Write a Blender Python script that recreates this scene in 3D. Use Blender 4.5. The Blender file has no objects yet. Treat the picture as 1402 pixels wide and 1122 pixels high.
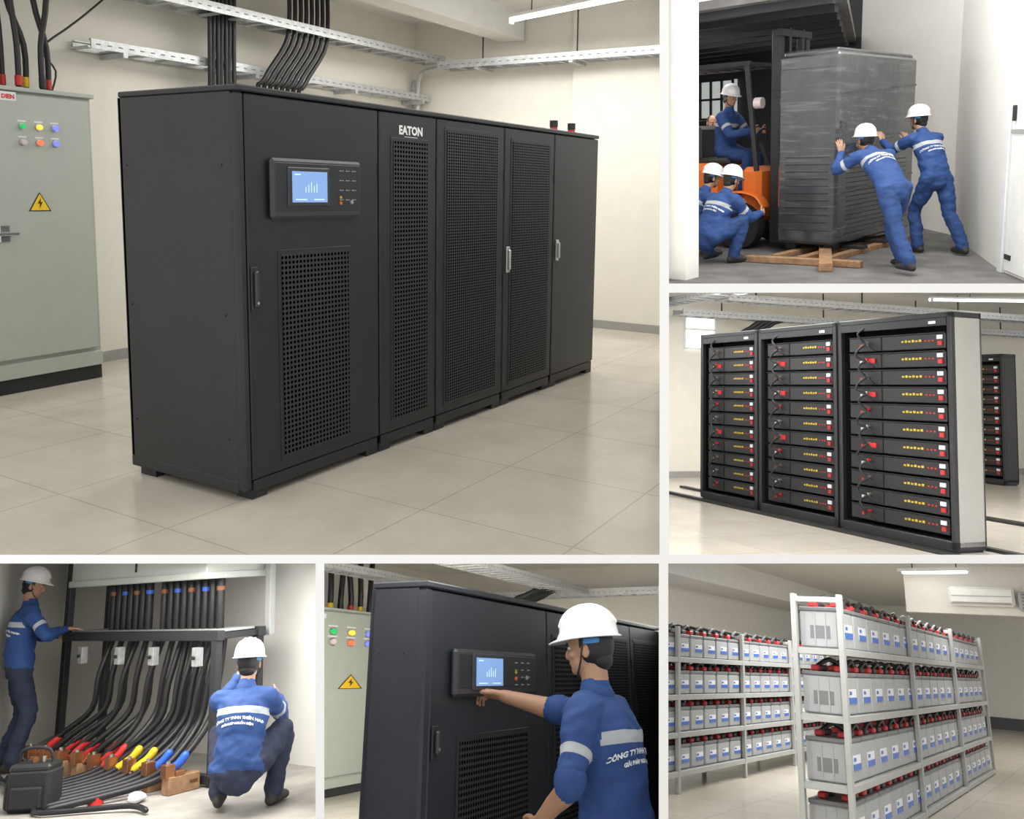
import bpy, bmesh, math, random, numpy as np
from mathutils import Vector, Matrix, noise
from mathutils.bvhtree import BVHTree
random.seed(7)
sc=bpy.context.scene
V=Vector
F=1200.;CX=701.;CY=420.
def orient(r,t,hx,flip=False):
    U=Vector((r,t,1)).normalized(); A=Vector((hx,1,-(r*hx+t))).normalized()
    if flip: A=-A
    return Matrix((A,U.cross(A),U)).transposed()
# six rooms of one cut-away building: floor pitch/roll + heading, eye height above that room's floor
ROOMS={1:(orient(.0155,-.1317,.6075),1.5),2:(orient(-.04,-.189,.99917),1.5),3:(orient(.025,.099,-.37583,True),1.3),
4:(orient(-.06,.297,-1.4175,True),1.55),5:(orient(0,.425,.4575),1.5),6:(orient(.07,.382,.7075),1.3)}
R1T=ROOMS[1][0].transposed(); EYE=V((0,0,1.5))
LIM={1:(None,909.5,None,766),2:(909.5,None,None,394.5),3:(909.5,None,394.5,766),4:(None,438,766,None),5:(438,909,766,None),6:(909,None,766,None)}
def W(k):
    R,h=ROOMS[k];return Matrix.Translation(EYE)@(R1T@R).to_4x4()@Matrix.Translation((0,0,-h))
def planes(k):
    u0,u1,v0,v1=LIM[k];R,h=ROOMS[k];o=[]
    for u,s in((u0,1),(u1,-1)):
        if u is not None: o.append((R.transposed()@V((s,-s*(u-CX)/F,0))).normalized())
    for v,s in((v0,-1),(v1,1)):
        if v is not None: o.append((R.transposed()@V((0,s*(v-CY)/F,s))).normalized())
    return o,V((0,0,h))
# ---------------------------------------------------------------- materials
def mat(name,col,rough=.5,metal=0,var=.05,vs=6,bump=.0,bs=80,emit=None,es=1,spec=None,alpha=None,coat=0):
    m=bpy.data.materials.new(name);m.use_nodes=True;nt=m.node_tree;b=nt.nodes['Principled BSDF'];L=nt.links
    b.inputs['Roughness'].default_value=rough;b.inputs['Metallic'].default_value=metal
    if spec is not None:b.inputs['Specular IOR Level'].default_value=spec
    b.inputs['Coat Weight'].default_value=coat
    tc=nt.nodes.new('ShaderNodeTexCoord');n=nt.nodes.new('ShaderNodeTexNoise');n.inputs['Scale'].default_value=vs;n.inputs['Detail'].default_value=4
    L.new(tc.outputs['Object'],n.inputs['Vector'])
    r=nt.nodes.new('ShaderNodeValToRGB');r.color_ramp.elements[0].position=.3;r.color_ramp.elements[1].position=.7
    r.color_ramp.elements[0].color=(*[c*(1-var) for c in col],1);r.color_ramp.elements[1].color=(*[min(1,c*(1+var)) for c in col],1)
    L.new(n.outputs['Fac'],r.inputs[0]);L.new(r.outputs[0],b.inputs['Base Color'])
    if bump:
        n2=nt.nodes.new('ShaderNodeTexNoise');n2.inputs['Scale'].default_value=bs;L.new(tc.outputs['Object'],n2.inputs['Vector'])
        bp=nt.nodes.new('ShaderNodeBump');bp.inputs['Strength'].default_value=bump;bp.inputs['Distance'].default_value=.01;L.new(n2.outputs['Fac'],bp.inputs['Height']);L.new(bp.outputs[0],b.inputs['Normal'])
    if emit: b.inputs['Emission Color'].default_value=(*emit,1);b.inputs['Emission Strength'].default_value=es
    if alpha is not None:b.inputs['Alpha'].default_value=alpha
    return m
def tile(name,col,grout,size,rough=.2,var=.1,gap=.006):
    m=mat(name,col,rough);nt=m.node_tree;L=nt.links;b=nt.nodes['Principled BSDF']
    uv=nt.nodes.new('ShaderNodeUVMap');br=nt.nodes.new('ShaderNodeTexBrick');br.offset=0;br.squash=1
    br.inputs['Scale'].default_value=1;br.inputs['Mortar Size'].default_value=gap;br.inputs['Mortar Smooth'].default_value=.2;br.inputs['Bias'].default_value=0
    br.inputs['Brick Width'].default_value=size;br.inputs['Row Height'].default_value=size
    br.inputs['Color1'].default_value=(*[c*.97 for c in col],1);br.inputs['Color2'].default_value=(*[min(1,c*1.03) for c in col],1);br.inputs['Mortar'].default_value=(*grout,1)
    L.new(uv.outputs[0],br.inputs['Vector'])
    n=nt.nodes.new('ShaderNodeTexNoise');n.inputs['Scale'].default_value=2.2;n.inputs['Detail'].default_value=8;n.inputs['Roughness'].default_value=.65;L.new(uv.outputs[0],n.inputs['Vector'])
    r=nt.nodes.new('ShaderNodeValToRGB');r.color_ramp.elements[0].position=.35;r.color_ramp.elements[1].position=.65
    r.color_ramp.elements[0].color=(1-var,1-var,1-var*1.15,1);r.color_ramp.elements[1].color=(1,1,1,1);L.new(n.outputs['Fac'],r.inputs[0])
    mx=nt.nodes.new('ShaderNodeMix');mx.data_type='RGBA';mx.blend_type='MULTIPLY';mx.inputs[0].default_value=1
    L.new(br.outputs['Color'],mx.inputs[6]);L.new(r.outputs[0],mx.inputs[7]);L.new(mx.outputs[2],b.inputs['Base Color'])
    return m
def perf(name,col,hole,sx,sz,rad,rough=.5):
    m=mat(name,col,rough);nt=m.node_tree;L=nt.links;b=nt.nodes['Principled BSDF']
    uv=nt.nodes.new('ShaderNodeUVMap');s=nt.nodes.new('ShaderNodeVectorMath');s.operation='MULTIPLY';s.inputs[1].default_value=(sx,sz,0);L.new(uv.outputs[0],s.inputs[0])
    f=nt.nodes.new('ShaderNodeVectorMath');f.operation='FRACTION';L.new(s.outputs[0],f.inputs[0])
    d=nt.nodes.new('ShaderNodeVectorMath');d.operation='DISTANCE';d.inputs[1].default_value=(.5,.5,0);L.new(f.outputs[0],d.inputs[0])
    lt=nt.nodes.new('ShaderNodeMath');lt.operation='LESS_THAN';lt.inputs[1].default_value=rad;L.new(d.outputs['Value'],lt.inputs[0])
    mx=nt.nodes.new('ShaderNodeMix');mx.data_type='RGBA';mx.inputs[6].default_value=(*col,1);mx.inputs[7].default_value=(*hole,1);L.new(lt.outputs[0],mx.inputs[0]);L.new(mx.outputs[2],b.inputs['Base Color'])
    sp=nt.nodes.new('ShaderNodeMath');sp.operation='MULTIPLY_ADD';sp.inputs[1].default_value=-.5;sp.inputs[2].default_value=.5;L.new(lt.outputs[0],sp.inputs[0]);L.new(sp.outputs[0],b.inputs['Specular IOR Level'])
    return m
M={}
def dm(n,*a,**k): M[n]=mat(n,*a,**k)
dm('wall_cream',(.76,.735,.66),.75,var=.02,bump=.05);dm('wall_white',(.80,.785,.735),.75,var=.02,bump=.05);dm('partition_white',(.97,.97,.97),.8,var=.0)
dm('ceiling_white',(.76,.75,.72),.8,var=.03);dm('baseboard_grey',(.33,.32,.30),.5);dm('baseboard_dark',(.05,.05,.055),.4)
M['tile_beige']=tile('tile_beige',(.63,.585,.50),(.47,.44,.38),.8,gap=.005,var=.15);M['tile_light']=tile('tile_light',(.66,.62,.54),(.5,.48,.43),.8)
M['tile_p6']=tile('tile_p6',(.60,.555,.48),(.46,.43,.38),.8)
dm('concrete',(.37,.35,.315),.8,var=.25,vs=3,bump=.3,bs=25);dm('concrete_dark',(.15,.145,.14),.8,var=.3,vs=3,bump=.3,bs=25)
dm('black_paint',(.020,.020,.022),.42,var=.1,bump=.04,bs=300);dm('black_door',(.017,.017,.019),.4,var=.1,bump=.04,bs=300);dm('black_gap',(.004,.004,.004),.8)
dm('slate_paint',(.021,.025,.033),.4,var=.1,bump=.03,bs=300);dm('slate_door',(.017,.021,.028),.38,var=.1)
M['perf_big']=perf('perf_big',(.024,.024,.026),(.001,.001,.001),40,40,.33);M['perf_fine']=perf('perf_fine',(.022,.022,.024),(.002,.002,.002),42,55,.32)
dm('grey_cabinet',(.42,.45,.40),.45,var=.02);dm('grey_cabinet_b',(.50,.52,.48),.45,var=.02);dm('panel_bezel',(.035,.037,.042),.35);dm('panel_inner',(.02,.022,.026),.3)
dm('screen',(.12,.2,.4),.2,emit=(.25,.43,.76),es=.7);dm('screen_icon',(.5,.65,.9),.3,emit=(.45,.63,.92),es=.8)
dm('logo_white',(.8,.8,.8),.5);dm('silver',(.6,.6,.6),.3,metal=.9);dm('galv',(.50,.51,.51),.42,metal=.55,var=.15,vs=25);dm('slot',(.16,.16,.16),.6)
dm('cable_black',(.012,.012,.013),.45);dm('red',(.6,.03,.03),.45);dm('yellow',(.85,.55,.02),.45);dm('yellow_print',(.55,.40,.03),.5);dm('red_print',(.45,.03,.03),.5);dm('green',(.02,.45,.12),.4,emit=(.05,.6,.2),es=.4);dm('blue',(.03,.12,.6),.4);dm('brown',(.25,.09,.03),.5)
dm('led_red',(.7,.08,.03),.3,emit=(1,.2,.08),es=.9);dm('led_yellow',(.8,.6,.05),.3,emit=(1,.75,.1),es=.7);dm('led_blue',(.1,.15,.7),.3,emit=(.25,.3,1),es=.7);dm('led_white',(.7,.6,.6),.3)
dm('copper',(.42,.19,.09),.35,metal=.8,var=.2);dm('tube_light',(.9,.9,.9),.5,emit=(1,.99,.96),es=5)
dm('wood',(.33,.19,.10),.7,var=.3,vs=14);dm('wrap_film',(.045,.048,.054),.14,var=.25,vs=5,bump=.5,bs=9,coat=.7);dm('wrap_grey',(.045,.048,.052),.3,var=.2,vs=5,bump=.4,bs=9,coat=.5)
dm('orange',(.75,.17,.02),.4);dm('rubber',(.02,.02,.02),.75);dm('steel_dark',(.035,.035,.038),.45,metal=.3)
dm('batt_grey',(.36,.37,.38),.5,var=.03);dm('batt_lid',(.17,.175,.18),.5);dm('label_blue',(.04,.14,.5),.4);dm('label_white',(.75,.76,.78),.4);dm('rack_grey',(.36,.37,.36),.45);dm('rack_side',(.40,.39,.36),.5,var=.03)
dm('ac_white',(.82,.82,.80),.4);dm('window_glow',(.8,.85,.9),.5,emit=(.85,.92,1),es=1.2);dm('window_dim',(.5,.55,.55),.5,emit=(.75,.8,.75),es=.45);dm('bag',(.02,.02,.022),.85,bump=.3)
dm('jacket',(.018,.06,.21),.75,bump=.35,bs=22);dm('trouser_blue',(.015,.05,.17),.8,var=.15,bump=.3,bs=20);dm('trouser',(.018,.026,.055),.8,var=.15,bump=.3,bs=20)
dm('skin',(.40,.225,.14),.5,var=.08);dm('boot',(.03,.028,.026),.6);dm('glove',(.25,.25,.25),.8);dm('eye',(.75,.75,.75),.3);dm('hair',(.008,.007,.007),.5);dm('lip',(.28,.1,.08),.5)
dm('helmet',(.80,.80,.80),.22,var=.0,coat=.3);dm('strap',(.05,.22,.5),.5);dm('dark',(.02,.02,.02),.5);dm('text_white',(.75,.78,.82),.6);dm('red_vest',(.6,.06,.04),.7)
nt=M['jacket'].node_tree;at=nt.nodes.new('ShaderNodeAttribute');at.attribute_name='band';lt=nt.nodes.new('ShaderNodeMath');lt.operation='LESS_THAN';lt.inputs[1].default_value=0
mx=nt.nodes.new('ShaderNodeMix');mx.data_type='RGBA';mx.inputs[7].default_value=(.42,.45,.47,1)
bs_=nt.nodes['Principled BSDF'];src=bs_.inputs['Base Color'].links[0].from_socket
nt.links.new(src,mx.inputs[6]);nt.links.new(at.outputs['Fac'],lt.inputs[0]);nt.links.new(lt.outputs[0],mx.inputs[0]);nt.links.new(mx.outputs[2],bs_.inputs['Base Color'])
# stretch-film streaks
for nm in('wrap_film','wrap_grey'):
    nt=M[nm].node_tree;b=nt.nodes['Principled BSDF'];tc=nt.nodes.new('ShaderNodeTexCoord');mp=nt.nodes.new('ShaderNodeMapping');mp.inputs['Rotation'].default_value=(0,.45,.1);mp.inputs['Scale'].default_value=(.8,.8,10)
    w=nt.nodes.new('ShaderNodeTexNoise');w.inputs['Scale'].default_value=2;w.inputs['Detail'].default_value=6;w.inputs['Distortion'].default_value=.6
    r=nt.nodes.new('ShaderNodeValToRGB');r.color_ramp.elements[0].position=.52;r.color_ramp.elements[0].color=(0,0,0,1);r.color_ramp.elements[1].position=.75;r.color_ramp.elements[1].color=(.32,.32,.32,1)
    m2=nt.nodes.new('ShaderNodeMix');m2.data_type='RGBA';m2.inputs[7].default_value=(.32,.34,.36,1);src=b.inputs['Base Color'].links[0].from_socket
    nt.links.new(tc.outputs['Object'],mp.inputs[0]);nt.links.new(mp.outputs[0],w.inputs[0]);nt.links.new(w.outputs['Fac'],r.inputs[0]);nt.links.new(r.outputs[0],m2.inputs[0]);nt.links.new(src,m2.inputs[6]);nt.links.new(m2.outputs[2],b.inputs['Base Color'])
# ---------------------------------------------------------------- geometry accumulators
class MB:
    def __init__(s): s.v=[];s.f=[];s.m=[];s.s=[];s.a=[];s.mats=[];s.T=Matrix.Identity(4)
    def mi(s,m):
        if m not in s.mats: s.mats.append(m)
        return s.mats.index(m)
    def add(s,vs,fs,m,smooth=False,att=None):
        o=len(s.v);T=s.T
        for p in vs: s.v.append(tuple(T@Vector(p)))
        s.a+= list(att) if att is not None else [1.]*len(vs)
        multi=isinstance(m,list)
        if isinstance(m,str): m=M[m]
        k=None if multi else s.mi(m)
        for i,f in enumerate(fs):
            s.f.append(tuple(o+j for j in f)); s.m.append(s.mi(m[i]) if multi else k); s.s.append(smooth)
    def box(s,x0,x1,y0,y1,z0,z1,m,bev=0):
        if x0>x1:x0,x1=x1,x0
        if y0>y1:y0,y1=y1,y0
        if z0>z1:z0,z1=z1,z0
        c=((x0+x1)/2,(y0+y1)/2,(z0+z1)/2);h=((x1-x0)/2,(y1-y0)/2,(z1-z0)/2)
        if bev<=0:
            vs=[(x,y,z) for x in(x0,x1) for y in(y0,y1) for z in(z0,z1)]
            s.add(vs,[(0,1,3,2),(4,6,7,5),(0,4,5,1),(2,3,7,6),(0,2,6,4),(1,5,7,3)],m);return
        b=min(bev,min(h)*.9);vs=[];id={}
        for sx in(-1,1):
            for sy in(-1,1):
                for sz in(-1,1):
                    sg=(sx,sy,sz)
                    for a in range(3):
                        id[sg+(a,)]=len(vs);vs.append(tuple(c[i]+sg[i]*(h[i]-(0 if i==a else b)) for i in range(3)))
        fs=[]
        for a in range(3):
            p,q=[i for i in range(3) if i!=a]
            for sa in(-1,1):
                f=[]
                for sp,sq in((-1,-1),(1,-1),(1,1),(-1,1)):
                    g=[0,0,0];g[a]=sa;g[p]=sp;g[q]=sq;f.append(id[tuple(g)+(a,)])
                fs.append(f)
            for sp in(-1,1):
                for sq in(-1,1):
                    g=[0,0,0];g[p]=sp;g[q]=sq;g1=g[:];g1[a]=-1;g2=g[:];g2[a]=1
                    fs.append([id[tuple(g1)+(p,)],id[tuple(g2)+(p,)],id[tuple(g2)+(q,)],id[tuple(g1)+(q,)]])
        for sx in(-1,1):
            for sy in(-1,1):
                for sz in(-1,1): fs.append([id[(sx,sy,sz,a)] for a in range(3)])
        C=V(c)
        for f in fs:
            p=[V(vs[i]) for i in f];n=(p[1]-p[0]).cross(p[2]-p[0])
            if n.dot(sum(p,V())/len(p)-C)<0: f.reverse()
        s.add(vs,fs,m)
    def obox(s,p,q,w,h,m,up=(0,0,1),bev=0):
        """beam from p to q with width w and height h"""
        p=V(p);q=V(q);d=q-p;L=d.length;d.normalize();u=V(up);u=(u-d*u.dot(d));u.normalize() if u.length>1e-4 else None
        if u.length<1e-4:u=d.orthogonal().normalized()
        r=d.cross(u);T=Matrix((r,d,u)).transposed().to_4x4();T.translation=p;T0=s.T;s.T=T0@T
        s.box(-w/2,w/2,0,L,-h/2,h/2,m,bev);s.T=T0
    def cyl(s,p,q,r,m,n=12,r2=None,smooth=True):
        p=V(p);q=V(q);d=(q-p).normalized();x=d.orthogonal().normalized();y=d.cross(x);r2=r if r2 is None else r2
        vs=[];
        for c,rr in((p,r),(q,r2)):
            for i in range(n):
                a=2*math.pi*i/n;vs.append(c+x*rr*math.cos(a)+y*rr*math.sin(a))
        s.add(vs,[(i,(i+1)%n,n+(i+1)%n,n+i) for i in range(n)],m,smooth)
        s.add(vs,[tuple(reversed(range(n))),tuple(range(n,2*n))],m)
    def tube(s,pts,r,m,n=8,sub=4): s.add(*tubegeo(pts,[r]*len(pts),None,n,sub),m,True)
    def poly(s,pts,m): s.add(pts,[tuple(range(len(pts)))],m)
def finish(mb,name,k,clip=True,uv=True):
    me=bpy.data.meshes.new(name)
    A=np.array(mb.v);c=V(((A[:,0].min()+A[:,0].max())/2,(A[:,1].min()+A[:,1].max())/2,A[:,2].min()))
    me.from_pydata([tuple(p) for p in (A-np.array(c))],[],mb.f)
    for m in mb.mats: me.materials.append(m)
    me.polygons.foreach_set('material_index',mb.m);me.polygons.foreach_set('use_smooth',mb.s)
    if any(a!=1. for a in mb.a):
        a=me.attributes.new('band','FLOAT','POINT');a.data.foreach_set('value',mb.a)
    if uv:
        me.update();l=me.uv_layers.new(name='UVMap');nl=len(me.loops);vi=np.zeros(nl,int);me.loops.foreach_get('vertex_index',vi)
        pn=np.zeros(len(me.polygons)*3);me.polygons.foreach_get('normal',pn);pn=np.abs(pn.reshape(-1,3));lt=np.zeros(len(me.polygons),int);me.polygons.foreach_get('loop_total',lt)
        ax=np.repeat(np.argmax(pn,axis=1),lt);P=A[vi];U=np.where(ax==0,P[:,1],P[:,0]);Vv=np.where(ax==2,P[:,1],P[:,2])
        l.data.foreach_set('uv',np.stack([U,Vv],1).ravel())
    if clip and LIM.get(k):
        pls,o=planes(k)
        need=[n for n in pls if ((A-np.array(o))@np.array(n)).min()<0]
        if need:
            bm=bmesh.new();bm.from_mesh(me)
            for n in need:
                bmesh.ops.bisect_plane(bm,geom=bm.verts[:]+bm.edges[:]+bm.faces[:],dist=1e-5,plane_co=o-c,plane_no=n,clear_inner=True)
            bm.to_mesh(me);bm.free()
            if len(me.polygons)==0: return None
    ob=bpy.data.objects.new(name,me);sc.collection.objects.link(ob);ob.matrix_world=W(k)@Matrix.Translation(c)
    return ob
def catmull(P,n):
    out=[];N=len(P)
    for i in range(N-1):
        p0=P[max(i-1,0)];p1=P[i];p2=P[i+1];p3=P[min(i+2,N-1)]
        for j in range(n):
            t=j/n;out.append(.5*((2*p1)+(p2-p0)*t+(2*p0-5*p1+4*p2-p3)*t*t+(3*p1-p0-3*p2+p3)*t**3))
    out.append(P[-1]);return out
def tubegeo(pts,rad,right=None,n=12,sub=3,cap=True):
    pts=[Vector(p) for p in pts];rad=[(r,r) if not isinstance(r,(tuple,list)) else r for r in rad]
    if sub>1 and len(pts)>2:
        P=catmull(pts,sub);Rr=catmull([Vector((a,b,0)) for a,b in rad],sub);pts=P;rad=[(max(r[0],.002),max(r[1],.002)) for r in Rr]
    m=len(pts);rings=[];prev=None
    for i in range(m):
        t=(pts[min(i+1,m-1)]-pts[max(i-1,0)]).normalized()
        if right is not None: ref=Vector(right[min(int(round(i*(len(right)-1)/(m-1))),len(right)-1)]) if isinstance(right,list) else Vector(right)
        elif prev is not None: ref=prev
        else: ref=Vector((1,0,0)) if abs(t.x)<.8 else Vector((0,1,0))
        x=(ref-t*ref.dot(t))
        if x.length<1e-5: x=t.orthogonal()
        x.normalize();prev=x;y=t.cross(x);rings.append((pts[i],t,x,y,rad[i]))
    full=[]
    if cap:
        p,t,x,y,r=rings[0];rm=min(r)
        for a in(75,40): full.append((p-t*rm*math.sin(math.radians(a)),x,y,(r[0]*math.cos(math.radians(a)),r[1]*math.cos(math.radians(a)))))
    for p,t,x,y,r in rings: full.append((p,x,y,r))
    if cap:
        p,t,x,y,r=rings[-1];rm=min(r)
        for a in(40,75): full.append((p+t*rm*math.sin(math.radians(a)),x,y,(r[0]*math.cos(math.radians(a)),r[1]*math.cos(math.radians(a)))))
    vs=[];fs=[]
    for p,x,y,r in full:
        for i in range(n):
            a=2*math.pi*i/n;vs.append(p+x*r[0]*math.cos(a)+y*r[1]*math.sin(a))
    for j in range(len(full)-1):
        for i in range(n):
            k=(i+1)%n;fs.append((j*n+i,j*n+k,(j+1)*n+k,(j+1)*n+i))
    fs.append(tuple(reversed(range(n))));b=(len(full)-1)*n;fs.append(tuple(b+i for i in range(n)))
    return vs,fs
def ellgeo(c,r,X,Y,Z,n=16,m=10):
    c=Vector(c);vs=[];fs=[]
    for j in range(1,m):
        ph=math.pi*j/m
        for i in range(n):
            a=2*math.pi*i/n;vs.append(c+X*r[0]*math.sin(ph)*math.cos(a)+Y*r[1]*math.sin(ph)*math.sin(a)-Z*r[2]*math.cos(ph))
    b=len(vs);vs.append(c-Z*r[2]);vs.append(c+Z*r[2])
    for j in range(m-2):
        for i in range(n):
            k=(i+1)%n;fs.append((j*n+i,j*n+k,(j+1)*n+k,(j+1)*n+i))
    for i in range(n):
        k=(i+1)%n;fs.append((b,k,i));fs.append((b+1,(m-2)*n+i,(m-2)*n+k))
    return vs,fs
def remesh(parts,vox,it=4):
    Vv=[];Fs=[]
    for vs,fs in parts:
        o=len(Vv);Vv+=[tuple(p) for p in vs];Fs+=[tuple(o+j for j in f) for f in fs]
    me=bpy.data.meshes.new('t');me.from_pydata(Vv,[],Fs);ob=bpy.data.objects.new('t',me);sc.collection.objects.link(ob)
    m=ob.modifiers.new('r','REMESH');m.mode='VOXEL';m.voxel_size=vox
    s=ob.modifiers.new('s','SMOOTH');s.iterations=it;s.factor=.5
    dg=bpy.context.evaluated_depsgraph_get();ev=ob.evaluated_get(dg);e=ev.to_mesh()
    vs=[v.co.copy() for v in e.vertices];nn=[v.normal.copy() for v in e.vertices];fs=[tuple(p.vertices) for p in e.polygons]
    ev.to_mesh_clear();bpy.data.objects.remove(ob);bpy.data.meshes.remove(me)
    return vs,fs,nn
def textgeo(s,size,bold=0):
    cu=bpy.data.curves.new('t','FONT');cu.body=s;cu.size=size;cu.align_x='CENTER';cu.resolution_u=2;cu.offset=bold
    ob=bpy.data.objects.new('t',cu);sc.collection.objects.link(ob);dg=bpy.context.evaluated_depsgraph_get();ev=ob.evaluated_get(dg);e=ev.to_mesh()
    vs=[(v.co.x,v.co.y) for v in e.vertices];fs=[tuple(p.vertices) for p in e.polygons];ev.to_mesh_clear();bpy.data.objects.remove(ob);bpy.data.curves.remove(cu)
    return vs,fs
def ik(a,c,l1,l2,hint):
    a=Vector(a);c=Vector(c);d=c-a;L=d.length
    if L>(l1+l2)*.995: c=a+d*((l1+l2)*.995/L);d=c-a;L=d.length
    x=(l1*l1-l2*l2+L*L)/(2*L);h=math.sqrt(max(l1*l1-x*x,0));u=d/L;hv=Vector(hint);hv=hv-u*hv.dot(u);hv.normalize()
    return a+u*x+hv*h,c
def segd(P,a,b,ra,rb):
    a=np.array(a);b=np.array(b);d=b-a;t=np.clip(((P-a)@d)/(d@d),0,1);q=a+t[:,None]*d
    return np.linalg.norm(P-q,axis=1)-(ra+(rb-ra)*t),t
def person(mb,MX,sp):
    P=V(sp['pel']);S=V(sp['sho']);hr=V(sp.get('hipr',(1,0,0))).normalized();sr=V(sp.get('shor',(1,0,0))).normalized()
    up=(S-P).normalized();sr=(sr-up*sr.dot(up)).normalized();bow=V(sp.get('bow',(0,-.02,0)))
    pp=[P-up*.07,P+up*.02,P*.6+S*.4+bow,P*.28+S*.72+bow,S-up*.03,S+up*.03]
    rr=[(.135,.11),(.175,.135),(.168,.128),(.188,.138),(.165,.108),(.075,.07)];rt=[hr,hr,(hr+sr).normalized(),sr,sr,sr]
    parts=[tubegeo(pp,rr,rt,20,3)];segs=[]
    def seg(a,b,ra,rb,tag): segs.append((a,b,ra,rb,tag))
    seg(pp[0],pp[1],.13,.15,'pv')
    for i in(1,2,3,4): seg(pp[i],pp[i+1],(rr[i][0]+rr[i][1])/2,(rr[i+1][0]+rr[i+1][1])/2,'to')
    hc=V(sp['head']) if 'head' in sp else S+up*.225
    L=V(sp.get('look',(0,1,0))).normalized();Uh=V(sp.get('hup',(0,0,1)));Uh=(Uh-L*Uh.dot(L)).normalized();Rh=L.cross(Uh)
    nb=hc-L*.02-Uh*.07
    parts.append(tubegeo([S,nb],[.06,.053],None,12,1));seg(S+up*.055,nb,.06,.055,'sk')
    hands=[]
    for sd,k in((1,'R'),(-1,'L')):
        sh=S+sr*sd*.178-up*.035
        el,wr=ik(sh,sp['wr'+k],.29,.255,sp['el'+k]);bare=sp.get('bare'+k,False)
        parts.append(tubegeo([S+sr*sd*.06-up*.03,sh,sh*.5+el*.5,el,el*.5+wr*.5,wr],[.075,.078,.068,.06 if not bare else .05,.052 if not bare else .038,.042 if not bare else .028],None,14,3))
        seg(S+sr*sd*.1,sh,.07,.076,'to');seg(sh,el,.076,.06,'ar');seg(el,wr,.055,.04,'sk' if bare else 'fo')
        hands.append((sd,wr,V(sp.get('hd'+k,(wr-el))).normalized(),V(sp.get('pn'+k,(-sd,0,0))),sp.get('cu'+k,.35),sp.get('pt'+k,False),bare,sh,el))
        hp=P+hr*sd*.09-up*.03;kn,an=ik(hp,sp['an'+k],.43,.42,sp['kn'+k])
        parts.append(tubegeo([hp+up*.03,hp*.5+kn*.5,kn,kn*.45+an*.55,an],[.108,.095,.076,.075,.066],None,14,3))
        seg(hp,kn,.1,.07,'th');seg(kn,an,.07,.06,'tr')
        fd=V(sp['ft'+k]).normalized();su=V(sp.get('tip'+k,(0,0,1)))
        heel=an-fd*.05-su*.045;toe=an+fd*.165-su*.05;fr=fd.cross(su).normalized()
        parts.append(tubegeo([heel,an*.5+(heel+toe)*.25+fd*.01-su*.01,toe],[(.038,.04),(.048,.05),(.045,.032)],fr,12,3));seg(heel,toe,.045,.04,'bo');seg(an-su*.03,heel,.05,.05,'bo')
    vs,fs,nn=remesh(parts,sp.get('vox',.014),3)
    A=np.array([tuple(v) for v in vs]);D=[];Tt=[]
    for a,b,ra,rb,tag in segs:
        d,t=segd(A,a,b,ra,rb);D.append(d);Tt.append(t)
    D=np.array(D);w=np.argmin(D,axis=0);tags=[segs[i][4] for i in w]
    sa=np.ones(len(vs));ux=np.array(up);hs=(A-np.array(S))@ux;hP=(A-np.array(P))@ux
    for i,tg in enumerate(tags):
        if tg in('to','pv'): tg='to' if hP[i]>-.03 else 'tr'
        if tg=='th': tg='to' if(hP[i]>-.03 and Tt[w[i]][i]<.12) else 'tr'
        tags[i]=tg
        if tg=='to': sa[i]=abs(hs[i]+.14)-.024
        elif tg=='ar': sa[i]=abs(Tt[w[i]][i]*.29-.17)-.02
        if tg in('to','ar','fo','tr'):
            q=vs[i]*1.0;sd_=sp.get('seed',0)
            nz=noise.noise(V((q.x*8+sd_,q.y*8,q.z*13)))+.6*noise.noise(V((q.x*18+sd_,q.y*18,q.z*30+5)))
            vs[i]=q+nn[i]*nz*.013
    JM=M[sp.get('jm','jacket')];tm={'to':JM,'ar':JM,'fo':JM,'tr':M[sp.get('trm','trouser')],'sk':M['skin'],'bo':M['boot']}
    fm=[]
    for f in fs:
        c=[tags[i] for i in f];fm.append(tm[max(set(c),key=c.count)])
    T0=mb.T;mb.T=MX
    mb.add(vs,fs,fm,True,sa)
    mb.add(*tubegeo([S+up*.03,S+up*.055],[(.085,.08),(.074,.07)],sr,16,1),JM,True)
    if sp.get('text'):
        bv=BVHTree.FromPolygons([tuple(v) for v in vs],fs);fw=up.cross(sr)
        for j,(tx,sz,dz) in enumerate(sp['text']):
            tv,tf=textgeo(tx,sz,.0012);o=[]
            for x,y in tv:
                x=max(-.17,min(.17,x));q=S-up*(dz-y+x*x*.8)+sr*x-fw*.6;h=bv.ray_cast(q,fw,1.2)
                o.append((h[0]-fw*.006) if h[0] else q+fw*.47)
            mb.add(o,tf,'text_white')
    for sd,wr,d,pn,cu,pt,bare,sh,el in hands:
        if bare:   # rolled cuff just above the elbow
            e=(el-sh).normalized();mb.add(*tubegeo([el-e*.035,el-e*.005],[.064,.062],None,14,1),JM,True)
        n=(pn-d*pn.dot(d));n=n.normalized() if n.length>1e-4 else d.orthogonal().normalized()
        lat=d.cross(n)*sd
        hp=[tubegeo([wr-d*.02,wr+d*.03,wr+d*.085],[(.028,.022),(.036,.019),(.04,.015)],lat,12,2)]
        for fi,(o,Ln) in enumerate(((.031,.072),(.011,.08),(-.01,.074),(-.03,.058))):
            b=wr+d*.082+lat*o;dd=(d+lat*o*3).normalized();pts=[b-dd*.015,b];a=0;c1=cu
            if pt: c1=.04 if fi==0 else .8
            for s_,fr_ in enumerate((.45,.3,.25)):
                a+=c1*(1 if s_ else .7);pts.append(pts[-1]+(dd*math.cos(a)+n*math.sin(a))*Ln*fr_)
            hp.append(tubegeo(pts,[.0095,.0095,.009,.0085,.0075],None,8,1))
        b=wr+d*.025+lat*.024;td=(d*.7+lat*.65+n*.35).normalized()
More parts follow.
